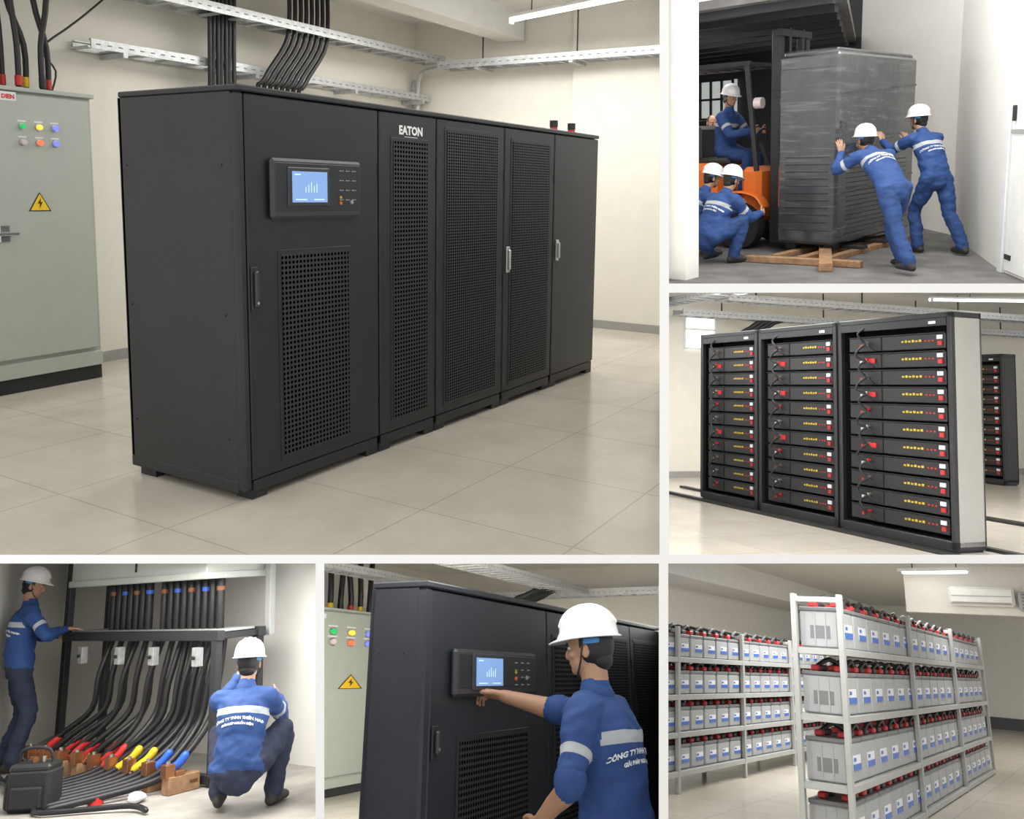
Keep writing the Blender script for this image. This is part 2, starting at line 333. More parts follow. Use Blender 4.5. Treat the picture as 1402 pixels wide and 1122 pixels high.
        hp.append(tubegeo([b,b+td*.04,b+td*.04+(td+d*.5).normalized()*.032,b+td*.04+(td+d*.9).normalized()*.056],[.014,.0115,.0105,.009],None,8,1))
        v2,f2,_=remesh(hp,sp.get('hvox',.005),2);mb.add(v2,f2,'glove' if sp.get('glove') else 'skin',True)
    c=hc
    hp=[ellgeo(c+Uh*.012-L*.008,(.076,.094,.1),Rh,L,Uh),ellgeo(c+L*.022-Uh*.055,(.056,.066,.062),Rh,L,Uh),ellgeo(c+L*.06-Uh*.085,(.026,.026,.022),Rh,L,Uh),
        tubegeo([c+L*.082+Uh*.012,c+L*.1-Uh*.02,c+L*.098-Uh*.03],[.009,.0125,.013],None,8,1),
        tubegeo([nb+L*.01,S+up*.05],[.055,.057],None,12,1),ellgeo(c+L*.072+Uh*.022,(.052,.016,.012),Rh,L,Uh),ellgeo(c+L*.078-Uh*.056,(.024,.014,.012),Rh,L,Uh)]
    for q in(1,-1): hp+=[ellgeo(c+Rh*q*.079-L*.008-Uh*.015,(.009,.02,.031),Rh,L,Uh),ellgeo(c+Rh*q*.038+L*.062-Uh*.025,(.022,.02,.018),Rh,L,Uh)]
    v2,f2,_=remesh(hp,.006,2);mb.add(v2,f2,'skin',True)
    for q in(1,-1):
        mb.add(*ellgeo(c+Rh*q*.031+L*.077+Uh*.004,(.015,.009,.007),Rh,L,Uh,10,8),'eye',True)
        mb.add(*ellgeo(c+Rh*q*.031+L*.083+Uh*.004,(.006,.005,.006),Rh,L,Uh,8,6),'hair',True)
        mb.add(*tubegeo([c+Rh*q*.014+L*.09+Uh*.021,c+Rh*q*.032+L*.089+Uh*.026,c+Rh*q*.05+L*.078+Uh*.02],[.003,.004,.002],None,6,1),'hair',True)
    mb.add(*tubegeo([c-Rh*.022+L*.088-Uh*.056,c+L*.0935-Uh*.055,c+Rh*.022+L*.088-Uh*.056],[.002,.0035,.002],None,6,1),'lip',True)
    mb.add(*ellgeo(c-L*.024+Uh*.012,(.083,.09,.1),Rh,L,Uh,20,14),'hair',True)
    mb.add(*ellgeo(c-L*.052-Uh*.05,(.058,.05,.05),Rh,L,Uh,14,10),'hair',True)
    if sp.get('helmet',True):
        hb=c+Uh*.04-L*.005;n=32;prof=[(1.0,.0),(.985,.03),(.95,.06),(.86,.09),(.68,.115),(.42,.13),(.18,.136)];vs=[];fs=[];rings=[]
        def ring(kx,ky,z,fr=0):
            o=len(vs)
            for i in range(n):
                a=2*math.pi*i/n;ca=math.sin(a);e=fr*max(0,ca)**2
                vs.append(hb+Rh*kx*math.cos(a)+L*(ky*math.sin(a)+e*ca)+Uh*(z-e*.25))
            rings.append(o)
        ring(.09,.11,.01);ring(.125,.145,-.006,.04);ring(.126,.146,.0,.04);ring(.114,.134,.006,.012)
        for k,z in prof[1:]: ring(.112*k,.132*k,z)
        for a,b in zip(rings,rings[1:]):
            for i in range(n):
                k=(i+1)%n;fs.append((a+i,a+k,b+k,b+i))
        fs.append(tuple(rings[-1]+i for i in range(n)));fs.append(tuple(reversed([rings[0]+i for i in range(n)])))
        mb.add(vs,fs,'helmet',True)
        for o in(-.035,0,.035):
            pts=[hb+Rh*o*math.sin(t)**.3+L*.13*math.cos(t)+Uh*(.136*math.sin(t)**.8-abs(o)*.12) for t in [math.pi*(.12+.76*i/12) for i in range(13)]]
            mb.add(*tubegeo(pts,[.008]*13,Rh,8,1),'helmet',True)
        mb.add(*tubegeo([hb+Rh*.088*math.cos(t)+L*(.1*math.sin(t))-Uh*.018 for t in [math.pi*(1.0+i/10) for i in range(11)]],[(.004,.012)]*11,None,8,1),'strap',True)
        for q in(1,-1): mb.add(*tubegeo([hb+Rh*q*.092-Uh*.01,c+Rh*q*.08+L*.015-Uh*.05,c+Rh*q*.045+L*.045-Uh*.1,c+L*.06-Uh*.112],[.004]*4,None,6,2),'dark',True)
    mb.T=T0
def worker(k,x,y,f,sp,name='construction_worker',z=0):
    mb=MB();a=math.atan2(-f[0],f[1]);person(mb,Matrix.Translation((x,y,z))@Matrix.Rotation(a,4,'Z'),sp);return finish(mb,name,k,uv=False)
# ---------------------------------------------------------------- shared builders
def wallseg(k,name,p,q,z0,z1,th,m,base=None,bh=.1,bn=None):
    mb=MB();p=V((*p,0));q=V((*q,0));d=(q-p);L=d.length;d.normalize();n=V((-d.y,d.x,0));T=Matrix((d,n,V((0,0,1)))).transposed().to_4x4();T.translation=p
    mb.T=T;mb.box(0,L,0,th,z0,z1,m);finish(mb,name,k)
    if base:
        mb=MB();mb.T=T;s=-.012 if th>0 else .012;mb.box(0,L,s,0,0,bh,base);finish(mb,bn,k)
def slab(k,name,x0,x1,y0,y1,z0,z1,m):
    mb=MB();mb.box(x0,x1,y0,y1,z0,z1,m);return finish(mb,name,k)
def tray(mb,p,q,w=.3,h=.08,rung=.25):
    p=V(p);q=V(q);d=(q-p);L=d.length;d.normalize();s=d.cross(V((0,0,1))).normalized()
    for e in(-1,1):
        o=s*e*w/2;mb.obox(p+o,q+o,.012,h,'galv');mb.obox(p+o+V((0,0,h/2))-s*e*.012,q+o+V((0,0,h/2))-s*e*.012,.03,.008,'galv')
    n=int(L/rung)
    for i in range(n+1):
        c=p+d*(i*L/n)-V((0,0,h*.35));mb.obox(c-s*w/2,c+s*w/2,.05,.015,'galv')
    for i in range(int(L/.1)):
        for e in(-1,1):
            c=p+d*(i*.1+.06)+s*e*(w/2+.0065);mb.obox(c-d*.02,c+d*.02,.003,.009,'slot')
def light_fixture(k,p,q,w=.09,drop=.1):
    mb=MB();p=V(p);q=V(q);mb.obox(p+V((0,0,.03)),q+V((0,0,.03)),w,.03,'ac_white',bev=.005);mb.tube([p,p*.5+q*.5,q],.024,'tube_light',8,1)
    d=(q-p).normalized()
    for e in(p+d*.02,q-d*.02): mb.obox(e-d*.02-V((0,0,.01)),e+d*.02-V((0,0,.01)),w*.7,.06,'ac_white')
    if drop:
        for e in(p*.8+q*.2,p*.2+q*.8): mb.cyl(e+V((0,0,.03)),e+V((0,0,.03+drop)),.006,'steel_dark',6)
    finish(mb,'ceiling_light',k)
def area(k,loc,sx,sy,e,target=None,col=(1,.985,.955)):  # unseen area lights added as fill, except the one by the tube fixture
    l=bpy.data.lights.new('lamp','AREA');l.shape='RECTANGLE';l.size=sx;l.size_y=sy;l.energy=e;l.color=col
    o=bpy.data.objects.new('tube_and_fill_lamp',l);sc.collection.objects.link(o);m=Matrix.Translation(loc)
    if target is not None:
        m=m@(V(target)-V(loc)).to_track_quat('-Z','Y').to_matrix().to_4x4()
    o.matrix_world=W(k)@m
def fill_panel(u,v,d,sx,sy,e,col=(1,.985,.955)):  # added fill without any fixture, brightens the enclosed rooms
    """added fill light lying edge-on to the camera under a partition slab"""
    l=bpy.data.lights.new('lamp','AREA');l.shape='RECTANGLE';l.size=sx;l.size_y=sy;l.energy=e;l.color=col
    o=bpy.data.objects.new('tube_and_fill_lamp',l);sc.collection.objects.link(o)
    s=(v-CY)/F;Z=V((0,s,1)).normalized();X=V((1,0,0));Y=Z.cross(X);m=(R1T@Matrix((X,Y,Z)).transposed()).to_4x4();m.translation=EYE+R1T@V(((u-CX)/F*d,d,-s*d));o.matrix_world=m
def tri_sign(mb,x,y,z,sx,sz):
    mb.poly([(x-sx*.56,y,z-sz*.5),(x+sx*.56,y,z-sz*.5),(x,y,z+sz*.55)],'dark')
    mb.poly([(x-sx*.47,y-.002,z-sz*.45),(x+sx*.47,y-.002,z-sz*.45),(x,y-.002,z+sz*.46)],'yellow')
    mb.poly([(x+sx*.05,y-.004,z+sz*.25),(x-sx*.12,y-.004,z-sz*.1),(x+sx*.0,y-.004,z-sz*.06),(x-sx*.04,y-.004,z-sz*.36),(x+sx*.13,y-.004,z+sz*.02),(x+sx*.02,y-.004,z-sz*.01)],'dark')
def ctext(mb,s,size,x,y,z,m='logo_white',sx=1,bold=.002):
    tv,tf=textgeo(s,size,bold);mb.add([(x+a*sx,y,z+b) for a,b in tv],tf,m)
def ups(k,seams,yf,zt,depth,panel,screen,vents,handles,logo,pm,dmn,lx=1):
    x0=seams[0];x1=seams[-1];mb=MB();yb=yf+depth
    mb.box(x0+.012,x1-.005,yf+.03,yb-.01,.1,zt-.03,'black_gap');mb.box(x0,x1,yf-.006,yb,zt-.028,zt,pm,.006)
    mb.box(x0,x0+.02,yf+.035,yb-.003,.06,zt-.03,pm,.003);mb.box(x0+.001,x0+.05*lx,yf-.004,yf+.05,.05,zt-.03,pm,.012)
    mb.box(x0-.003,x0+.015,yf+.04,yb,.045,.10,pm,.003);mb.box(x1-.02,x1,yf+.03,yb,.1,zt-.03,pm,.003);mb.box(x0,x1,yb-.02,yb,.1,zt-.03,pm)
    for i in range(len(seams)-1):
        a=seams[i]+(.055*lx if i==0 else .006);b=seams[i+1]-.006
        mb.box(a,b,yf,yf+.03,.1,zt-.035,dmn,.006)
        mb.box(a+.01,b-.01,yf+.02,yb-.05,.03,.1,pm)
        mb.box(a+.0,a+.1*lx,yf+.01,yf+.12,0,.05,'dark',.004);mb.box(b-.1*lx,b,yf+.01,yf+.12,0,.05,'dark',.004);mb.box(a+.02,b-.02,yb-.2,yb-.08,0,.05,'dark')
        mb.box(a+.01,b-.01,yf+.005,yf+.03,.035,.095,pm,.004)
    mb.box(x0+.02,x0+.14,yb-.16,yb-.04,0,.06,'dark')
    for(a,b,c,d,mm) in vents:
        mb.box(a-.02,b+.02,yf-.004,yf,c-.02,d+.02,dmn,.003);mb.box(a,b,yf-.007,yf-.002,c,d,mm)
    a,b,c,d=panel;mb.box(a,b,yf-.035,yf,c,d,'panel_bezel',.014);mb.box(a+.02*lx,b-.02*lx,yf-.037,yf-.03,c+.035,d-.02,'panel_inner',.003)
    e,f,g,h=screen;mb.box(e-.025*lx,f+.025*lx,yf-.045,yf-.033,g-.02,h+.02,'panel_bezel',.005);mb.box(e,f,yf-.048,yf-.04,g,h,'screen')
    w=f-e;t=h-g
    for i in range(5): mb.box(e+w*(.36+.08*i),e+w*(.375+.08*i),yf-.0495,yf-.048,g+t*.32,g+t*(.5+.2*((i*37)%5)/5),'screen_icon')
    mb.box(e+w*.06,e+w*.22,yf-.0495,yf-.048,h-t*.12,h-t*.08,'screen_icon');mb.box(e+w*.6,e+w*.9,yf-.0495,yf-.048,g+t*.07,g+t*.11,'screen_icon');mb.box(e+w*.08,e+w*.4,yf-.0495,yf-.048,g+t*.07,g+t*.11,'screen_icon')
    px=f+(b-f)*.38;pw=(b-f)
    for i in range(3):
        for j in range(4):
            xx=px+pw*.17*i;zz=d-.05-(d-c)*.17*j
            mb.box(xx-.004*lx,xx+.004*lx,yf-.04,yf-.036,zz-.003,zz+.003,'rack_grey')
            mb.box(xx+.01*lx,xx+.026*lx,yf-.0385,yf-.037,zz-.002,zz+.002,'baseboard_grey')
    mb.cyl((px,yf-.045,c+.075),(px,yf-.03,c+.075),.008,'orange',10);mb.cyl((px,yf-.045,c+.105),(px,yf-.03,c+.105),.007,'yellow_print',10);mb.cyl((px+pw*.3,yf-.045,c+.08),(px+pw*.3,yf-.03,c+.08),.010,'baseboard_grey',10)
    for hx,z0,z1,kind in handles:
        mb.box(hx-.022*lx,hx+.022*lx,yf-.012,yf,z0-.02,z1+.02,'dark' if kind=='b' else 'silver',.004)
        mb.box(hx-.012*lx,hx+.012*lx,yf-.03,yf-.012,z0,z1,'panel_bezel' if kind=='b' else 'silver',.006)
        mb.cyl((hx,yf-.032,z0+.02),(hx,yf-.01,z0+.02),.007,'silver',8)
    ctext(mb,'EATON',logo[3],logo[0],yf-.003,logo[1],'logo_white',logo[2],.003);mb.box(logo[0]-.06*logo[2],logo[0]+.06*logo[2],yf-.003,yf,logo[1]-.016,logo[1]-.013,'logo_white')
    for z in(.3,.9,1.6):
        mb.cyl((x0-.004,yf+.1,z),(x0,yf+.1,z),.006,'steel_dark',8);mb.cyl((x0-.004,yb-.05,z),(x0,yb-.05,z),.006,'steel_dark',8)
        for i in range(1,len(seams)-1): mb.box(seams[i]-.008,seams[i]+.008,yf-.008,yf,z-.03,z+.03,'dark',.002)
    return mb
def ecab(k,x0,x1,yf,yb,zt,ind,warn,hnd,m,sx=1,sz=1):
    mb=MB();mb.box(x0,x1,yf+.03,yb,.12,zt,m,.006);mb.box(x0+.0,x1+.0,yf+.035,yb-.01,0,.12,'dark')
    mb.box(x0,x1,yf+.01,yf+.04,.11,.22,m,.004)
    mb.box(x0+.02,x1-.035*sx,yf,yf+.03,.25,zt-.05,m,.008);mb.box(x0-.01,x1+.012,yf-.01,yb,zt-.03,zt,m,.006)
    for i,(x,z,c) in enumerate(ind):
        T0=mb.T;mb.T=Matrix.Translation((x,yf,z))@Matrix.Diagonal((sx,1,sz,1));mb.cyl((0,0,0),(0,-.012,0),.026,'silver',14);mb.cyl((0,-.012,0),(0,-.03,0),.019,c,14);mb.box(-.03,.03,-.002,0,.032,.042,'label_white');mb.T=T0
    tri_sign(mb,warn[0],yf-.003,warn[1],warn[2],warn[3])
    mb.box(hnd[0]-.05*sx,hnd[0]+.02*sx,yf-.012,yf,hnd[1]-.06,hnd[1]+.06,'silver',.004);mb.box(hnd[0]-.09*sx,hnd[0]+.07*sx,yf-.045,yf-.025,hnd[1]-.012,hnd[1]+.012,'silver',.005);mb.cyl((hnd[0],yf-.04,hnd[1]),(hnd[0],yf,hnd[1]),.012,'silver',8)
    return mb
# ================================================================ ROOM 1 : UPS room
slab(1,'floor',-2,14,-2,8,-.1,0,'tile_beige')
wallseg(1,'wall_back',(-1,6.77),(9.0,6.77),0,3.6,.15,'wall_cream','baseboard_grey',.09,'baseboard_back')
wallseg(1,'wall_right',(8.86,7),(8.86,-1),0,3.6,.15,'wall_cream','baseboard_grey',.09,'baseboard_right')
slab(1,'wall_pilaster',8.80,8.9,-1,4.55,0,3.5,'wall_cream');slab(1,'baseboard_pilaster',8.785,8.80,-1,4.56,0,.09,'baseboard_grey')
slab(1,'ceiling',3.2,9.1,1.5,7,3.5,3.6,'ceiling_white')
mb=MB();mb.box(3.4,8.84,5.2,5.5,3.2,3.5,'ceiling_white');finish(mb,'ceiling_beam',1)
mb=ups(1,[2.80,3.80,4.34,5.12,5.83,6.58],3.15,1.96,.84,(2.98,3.62,1.35,1.64),(3.10,3.34,1.43,1.58),
 [(3.06,3.54,.17,1.18,M['perf_big']),(3.92,4.24,.18,1.77,M['perf_big']),(4.44,5.02,.17,1.86,M['perf_fine']),(5.22,5.75,.16,1.84,M['perf_fine'])],
 [(2.885,.94,1.11,'b'),(5.17,.96,1.10,'s'),(5.89,1.0,1.12,'s')],(4.085,1.812,1.0,.066),'black_paint','black_door')
finish(mb,'ups_cabinet',1)
for x in(6.12,6.42):
    mb=MB();mb.cyl((x,3.32,1.96),(x,3.32,1.98),.04,'dark',12);mb.cyl((x,3.32,1.98),(x,3.32,2.0),.03,'red',12);mb.cyl((x,3.32,2.0),(x,3.32,2.05),.033,'dark',12);finish(mb,'warning_beacon',1)
mb=ecab(1,2.7,4.14,6.2,6.7,2.17,[(3.59,1.90,'green'),(3.71,1.90,'led_yellow'),(3.83,1.90,'led_blue'),(3.59,1.79,'led_white'),(3.71,1.79,'led_red'),(3.83,1.79,'led_blue')],(3.69,1.37,.15,.13),(3.44,1.15),'grey_cabinet')
mb.box(3.38,3.56,6.196,6.2,2.07,2.13,'label_white');ctext(mb,'TU DIEN',.04,3.47,6.194,2.085,'red')
finish(mb,'electrical_cabinet',1)
mb=MB()
for i in range(8):
    x=3.36+i*.085+random.uniform(-.01,.01);y=6.38+.06*(i%2);dx=random.uniform(-.12,.12)
    mb.tube([(x,y,2.17),(x,y,2.5),(x+dx,y+.03,2.85),(x+dx*1.3,y+.05,3.45)],.021,'cable_black')
    mb.cyl((x,y,2.2),(x,y,2.27),.025,['red','yellow','cable_black','red'][i%4],10)
mb.tube([(4.0,6.5,2.17),(4.05,6.5,2.35),(3.95,6.5,2.5),(4.2,6.55,2.7),(4.4,6.6,2.85),(4.9,6.6,3.3)],.008,'cable_black',6)
finish(mb,'cable_bundle',1)
mb=MB();tray(mb,(4.4,6.35,3.02),(8.7,6.35,3.02),.3,.08);finish(mb,'cable_tray',1)
mb=MB();tray(mb,(4.35,6.62,2.60),(8.8,6.62,2.60),.24,.07)
for x in(4.6,6,7.4,8.6): mb.box(x,x+.04,6.45,6.76,2.52,2.56,'galv')
finish(mb,'cable_tray',1)
mb=MB();tray(mb,(8.6,6.15,2.93),(8.6,1.5,2.93),.24,.08)
for y in(5.6,4.4,3.2): mb.cyl((8.6,y,2.9),(8.6,y,3.5),.008,'steel_dark',6);mb.box(8.45,8.78,y-.02,y+.02,2.86,2.88,'galv')
finish(mb,'cable_tray',1)
mb=MB()
for i in range(7): x=5.45+i*.045;mb.tube([(x,6.45+.03*(i%2),0.05),(x,6.45+.03*(i%2),1.9),(x,6.42,3.0),(x,6.4,3.48)],.02,'cable_black')
for i in range(8):
    x=5.95+i*.075;mb.tube([(x,6.40,.05),(x,6.40,2.2),(x+.05,6.35,2.5),(x+.28,6.3,2.85),(x+.34,6.3,3.1),(x+.34,6.3,3.45)],.022,'cable_black')
finish(mb,'cable_bundle',1)
mb=MB();mb.tube([(8.7,6.6,2.3),(8.7,6.6,2.7),(8.65,6.5,2.88),(8.6,6.2,2.92)],.03,'galv');mb.tube([(8.76,6.7,1.2),(8.76,6.7,2.8)],.03,'galv',8,1);finish(mb,'conduit',1)
light_fixture(1,(7.85,4.8,3.22),(7.35,3.2,3.22),.1,.25)
# ================================================================ ROOM 2 : loading bay
slab(2,'floor',4,17,0,12,-.1,0,'concrete_dark')
wallseg(2,'wall_left',(7.7,12),(7.7,5.06),0,4.2,.25,'wall_white')
wallseg(2,'wall_right',(12.75,4.1),(9.80,2.66),0,4.2,.15,'wall_white')
wallseg(2,'wall_bay',(15.6,6.7),(12.75,4.1),0,4.2,.15,'wall_white')
wallseg(2,'wall_front',(9.80,2.66),(7.6,1.2),0,4.2,.15,'wall_white')
slab(2,'wall_back',15.5,15.7,6.4,13,0,4,'steel_dark')
mb=MB();P_=[(9.5,4.25),(15.6,6.75),(15.6,12),(9.5,12)]
mb.add([(x,y,z) for z in(2.95,3.05) for x,y in P_],[(3,2,1,0),(4,5,6,7),(0,1,5,4),(1,2,6,5),(2,3,7,6),(3,0,4,7)],'concrete_dark');finish(mb,'ceiling',2)
mb=MB()
for i in range(8): x=9.7+i*.75;mb.box(x,x+.1,4.3+(x-9.5)*.41+.1,12,2.85,2.96,'steel_dark')
finish(mb,'ceiling_beam',2)
mb=MB();mb.box(15.38,15.5,9.0,10.7,1.75,2.5,'window_dim')
for i in range(8): mb.box(15.34,15.38,9.0+i*.24,9.04+i*.24,1.75,2.5,'dark')
for z in(1.75,2.12,2.48): mb.box(15.33,15.38,9.0,10.7,z,z+.04,'dark')
finish(mb,'window_1',2)
mb=MB();d=V((-.833,-.553,0)).normalized();T=Matrix((d,V((-d.y,d.x,0)),V((0,0,1)))).transposed().to_4x4();T.translation=V((9.78,2.62,0));mb.T=T
mb.box(-.02,.1,-.07,-.0,0,3.0,'label_white',.006);mb.box(.12,1.3,-.05,-.0,.03,2.95,'ac_white',.01);mb.box(.12,1.3,-.06,-.05,1.38,1.42,'rack_grey');mb.box(.18,.22,-.08,-.05,1.5,1.65,'steel_dark',.005);mb.box(.14,.3,-.06,-.05,.15,.2,'steel_dark')
finish(mb,'door_1',2)
# wrapped cabinet
mb=MB();x0,x1,y0,y1=9.98,12.3,4.49,5.24
mb.box(x0,x1,y0,y1,.14,2.36,'wrap_film',.03)
mb.box(x0+.04,x1-.04,y0+.04,y1-.04,2.34,2.41,'wrap_grey',.02)
mb.box(x0-.006,x0+.01,y0+.03,y1-.03,.3,2.2,'wrap_grey',.02)
for i in range(10): mb.box(x0-.010,x0+.002,y0+.1,y1-.1,.4+i*.085,.412+i*.085,'dark',.003)
for i in range(16): mb.box(x0+.25,x1-.25,y0-.005,y0+.005,.25+i*.055,.26+i*.055,'steel_dark',.002)
for z in(.2,.75,1.3,1.9): mb.obox((x0+.02,y0-.004,z),(x1-.02,y0-.004,z+.12),.012,.02,'wrap_grey')
for sx in(x0+.1,x1-.25):
    for sy in(y0+.06,y1-.2): mb.box(sx,sx+.15,sy,sy+.12,.06,.15,'dark')
finish(mb,'wrapped_cabinet',2)
mb=MB()
for y in(4.35,4.62,4.95): mb.box(9.5,12.3,y,y+.1,0.0,.06,'wood',.004)
mb.obox((8.9,4.1,.05),(10.6,4.9,.05),.14,.09,'wood',bev=.004);mb.obox((9.2,5.2,.04),(9.35,3.9,.04),.12,.07,'wood',bev=.004)
finish(mb,'wooden_pallet',2)
# forklift
mb=MB();cx=10.75;gz=2.34
for x in(cx-.34,cx+.34):
    mb.box(x-.05,x+.05,5.42,5.54,.08,2.72,'steel_dark',.006);mb.box(x*.5+cx*.5-.03,x*.5+cx*.5+.03,5.4,5.48,.1,2.75,'steel_dark',.005);mb.cyl((x*.7+cx*.3,5.5,.2),(x*.7+cx*.3,5.5,2.3),.03,'silver',8)
    mb.box(x-.06,x+.06,4.3,5.42,.065,.10,'steel_dark',.004)
for z in(2.64,1.9,.6): mb.box(cx-.4,cx+.4,5.40,5.5,z,z+.09,'steel_dark',.004)
mb.box(cx-.5,cx+.5,5.32,5.38,.1,.5,'steel_dark',.005);mb.box(cx-.5,cx+.5,5.33,5.37,1.1,1.15,'steel_dark')
for i in range(5): mb.box(cx-.5+i*.24,cx-.46+i*.24,5.33,5.37,.4,1.15,'steel_dark')
mb.box(cx-.47,cx+.47,5.64,5.92,.35,1.05,'orange',.06);mb.box(cx-.5,cx+.5,5.8,7.2,.3,.66,'orange',.05);mb.box(cx-.48,cx+.48,6.3,7.9,.5,1.1,'orange',.09);mb.box(cx-.48,cx+.48,7.5,8.05,.3,1.2,'dark',.1)
mb.box(cx-.25,cx+.25,6.22,6.72,1.06,1.17,'dark',.04);mb.box(cx-.25,cx+.25,6.66,6.78,1.1,1.6,'dark',.05)
mb.obox((cx,5.75,1.0),(cx,5.88,1.35),.05,.05,'dark');mb.add(*tubegeo([(cx+.17*math.cos(a),5.9-.06*math.sin(a),1.38+.15*math.sin(a)) for a in[2*math.pi*i/16 for i in range(17)]],[.015]*17,None,6,1),'dark',True)
for x in(cx-.48,cx+.48):
    for(y,r) in((5.9,.3),(7.45,.25)):
        mb.cyl((x-.1,y,r),(x+.1,y,r),r,'rubber',24);mb.cyl((x-.11,y,r),(x+.11,y,r),r*.55,'orange' if r<.3 else 'steel_dark',16);mb.cyl((x-.12,y,r),(x+.12,y,r),r*.2,'silver',10)
    xx=x*.92+cx*.08
    mb.obox((xx,5.7,1.0),(xx,5.85,gz),.05,.06,'steel_dark',bev=.006);mb.obox((xx,7.6,1.1),(xx,7.35,gz),.05,.06,'steel_dark',bev=.006);mb.box(xx-.03,xx+.03,5.8,7.4,gz-.02,gz+.04,'steel_dark',.006)
    mb.add(*tubegeo([(x,5.55,.55),(x,5.65,.68),(x,5.9,.73),(x,6.15,.68),(x,6.25,.5)],[(.12,.02)]*5,(1,0,0),8,3),'orange',True)
for i in range(9): mb.box(cx-.45,cx+.45,5.83+i*.19,5.86+i*.19,gz-.01,gz+.03,'steel_dark')
for x in(cx-.4,cx+.4): mb.cyl((x,5.75,1.85),(x,5.65,1.85),.07,'led_white',12)
finish(mb,'forklift',2)
TX=[('CÔNG TY TNHH THIÊN NAM',.027,.205),('GIẢI PHÁP NGUỒN ĐIỆN',.02,.24)]
push=dict(pel=(0,.42,.84),sho=(0,.86,1.2),look=(-.1,1,.0),head=(0,1.02,1.36),wrR=(.2,1.40,1.2),elR=(.6,0,-1),hdR=(.1,.2,1),pnR=(0,1,0),wrL=(-.2,1.16,1.22),elL=(-.8,0,-1),hdL=(-.1,.2,1),pnL=(0,1,0),anR=(.12,.42,.09),anL=(-.12,-.1,.11),knR=(0,1,0),knL=(0,1,0),ftR=(.1,1,0),ftL=(-.1,1,0),trm='trouser_blue',text=TX,cuR=.15,cuL=.15)
worker(2,9.22,3.30,(.6,.8),push)
push2=dict(pel=(0,.10,.9),sho=(0,.33,1.36),look=(-.3,1,-.05),wrR=(.2,.84,1.3),elR=(.5,0,-1),hdR=(0,.5,1),pnR=(0,1,0),wrL=(-.2,.8,1.32),elL=(-.5,0,-1),hdL=(0,.5,1),pnL=(0,1,0),anR=(.12,-.25,.1),anL=(-.12,.2,.09),knR=(0,1,0),knL=(0,1,0),ftR=(.1,1,0),ftL=(-.1,1,0),trm='trouser_blue',seed=4,text=TX)
worker(2,10.78,3.60,(.5,.86),push2)
cr=dict(pel=(0,-.12,.32),sho=(0,.14,.76),look=(0,1,-.25),wrR=(.16,.56,.55),elR=(.5,0,-1),wrL=(-.2,.5,.62),elL=(-.5,0,-1),anR=(.17,.12,.09),anL=(-.15,.02,.11),knR=(.35,1,.4),knL=(-.3,1,.3),ftR=(.2,1,0),ftL=(-.2,1,0),trm='trouser_blue',text=TX,seed=9,cuR=.6,cuL=.6)
worker(2,8.95,5.47,(.92,-.25),cr)
worker(2,9.42,6.08,(.8,-.6),dict(cr,seed=12,text=None))
sit=dict(pel=(0,0,.98),sho=(0,.05,1.46),look=(.3,1,-.2),wrR=(.14,.45,1.22),elR=(.5,0,-1),wrL=(-.16,.45,1.22),elL=(-.5,0,-1),anR=(.16,.36,.47),anL=(-.16,.36,.47),knR=(0,.8,1),knL=(0,.8,1),ftR=(0,1,0),ftL=(0,1,0),trm='trouser_blue',seed=3,cuR=.7,cuL=.7)
worker(2,10.75,6.42,(0,-1),sit,z=.28)
stand=dict(pel=(0,0,.94),sho=(0,.02,1.43),look=(.2,1,-.2),wrR=(.25,.25,1.05),elR=(.6,-1,0),wrL=(-.25,.25,1.05),elL=(-.6,-1,0),anR=(.12,0,.09),anL=(-.12,.05,.09),knR=(0,1,0),knL=(0,1,0),ftR=(.2,1,0),ftL=(-.2,1,0),seed=6)
worker(2,11.9,7.35,(-.5,-1),dict(stand,helmet=False,jm='red_vest'))
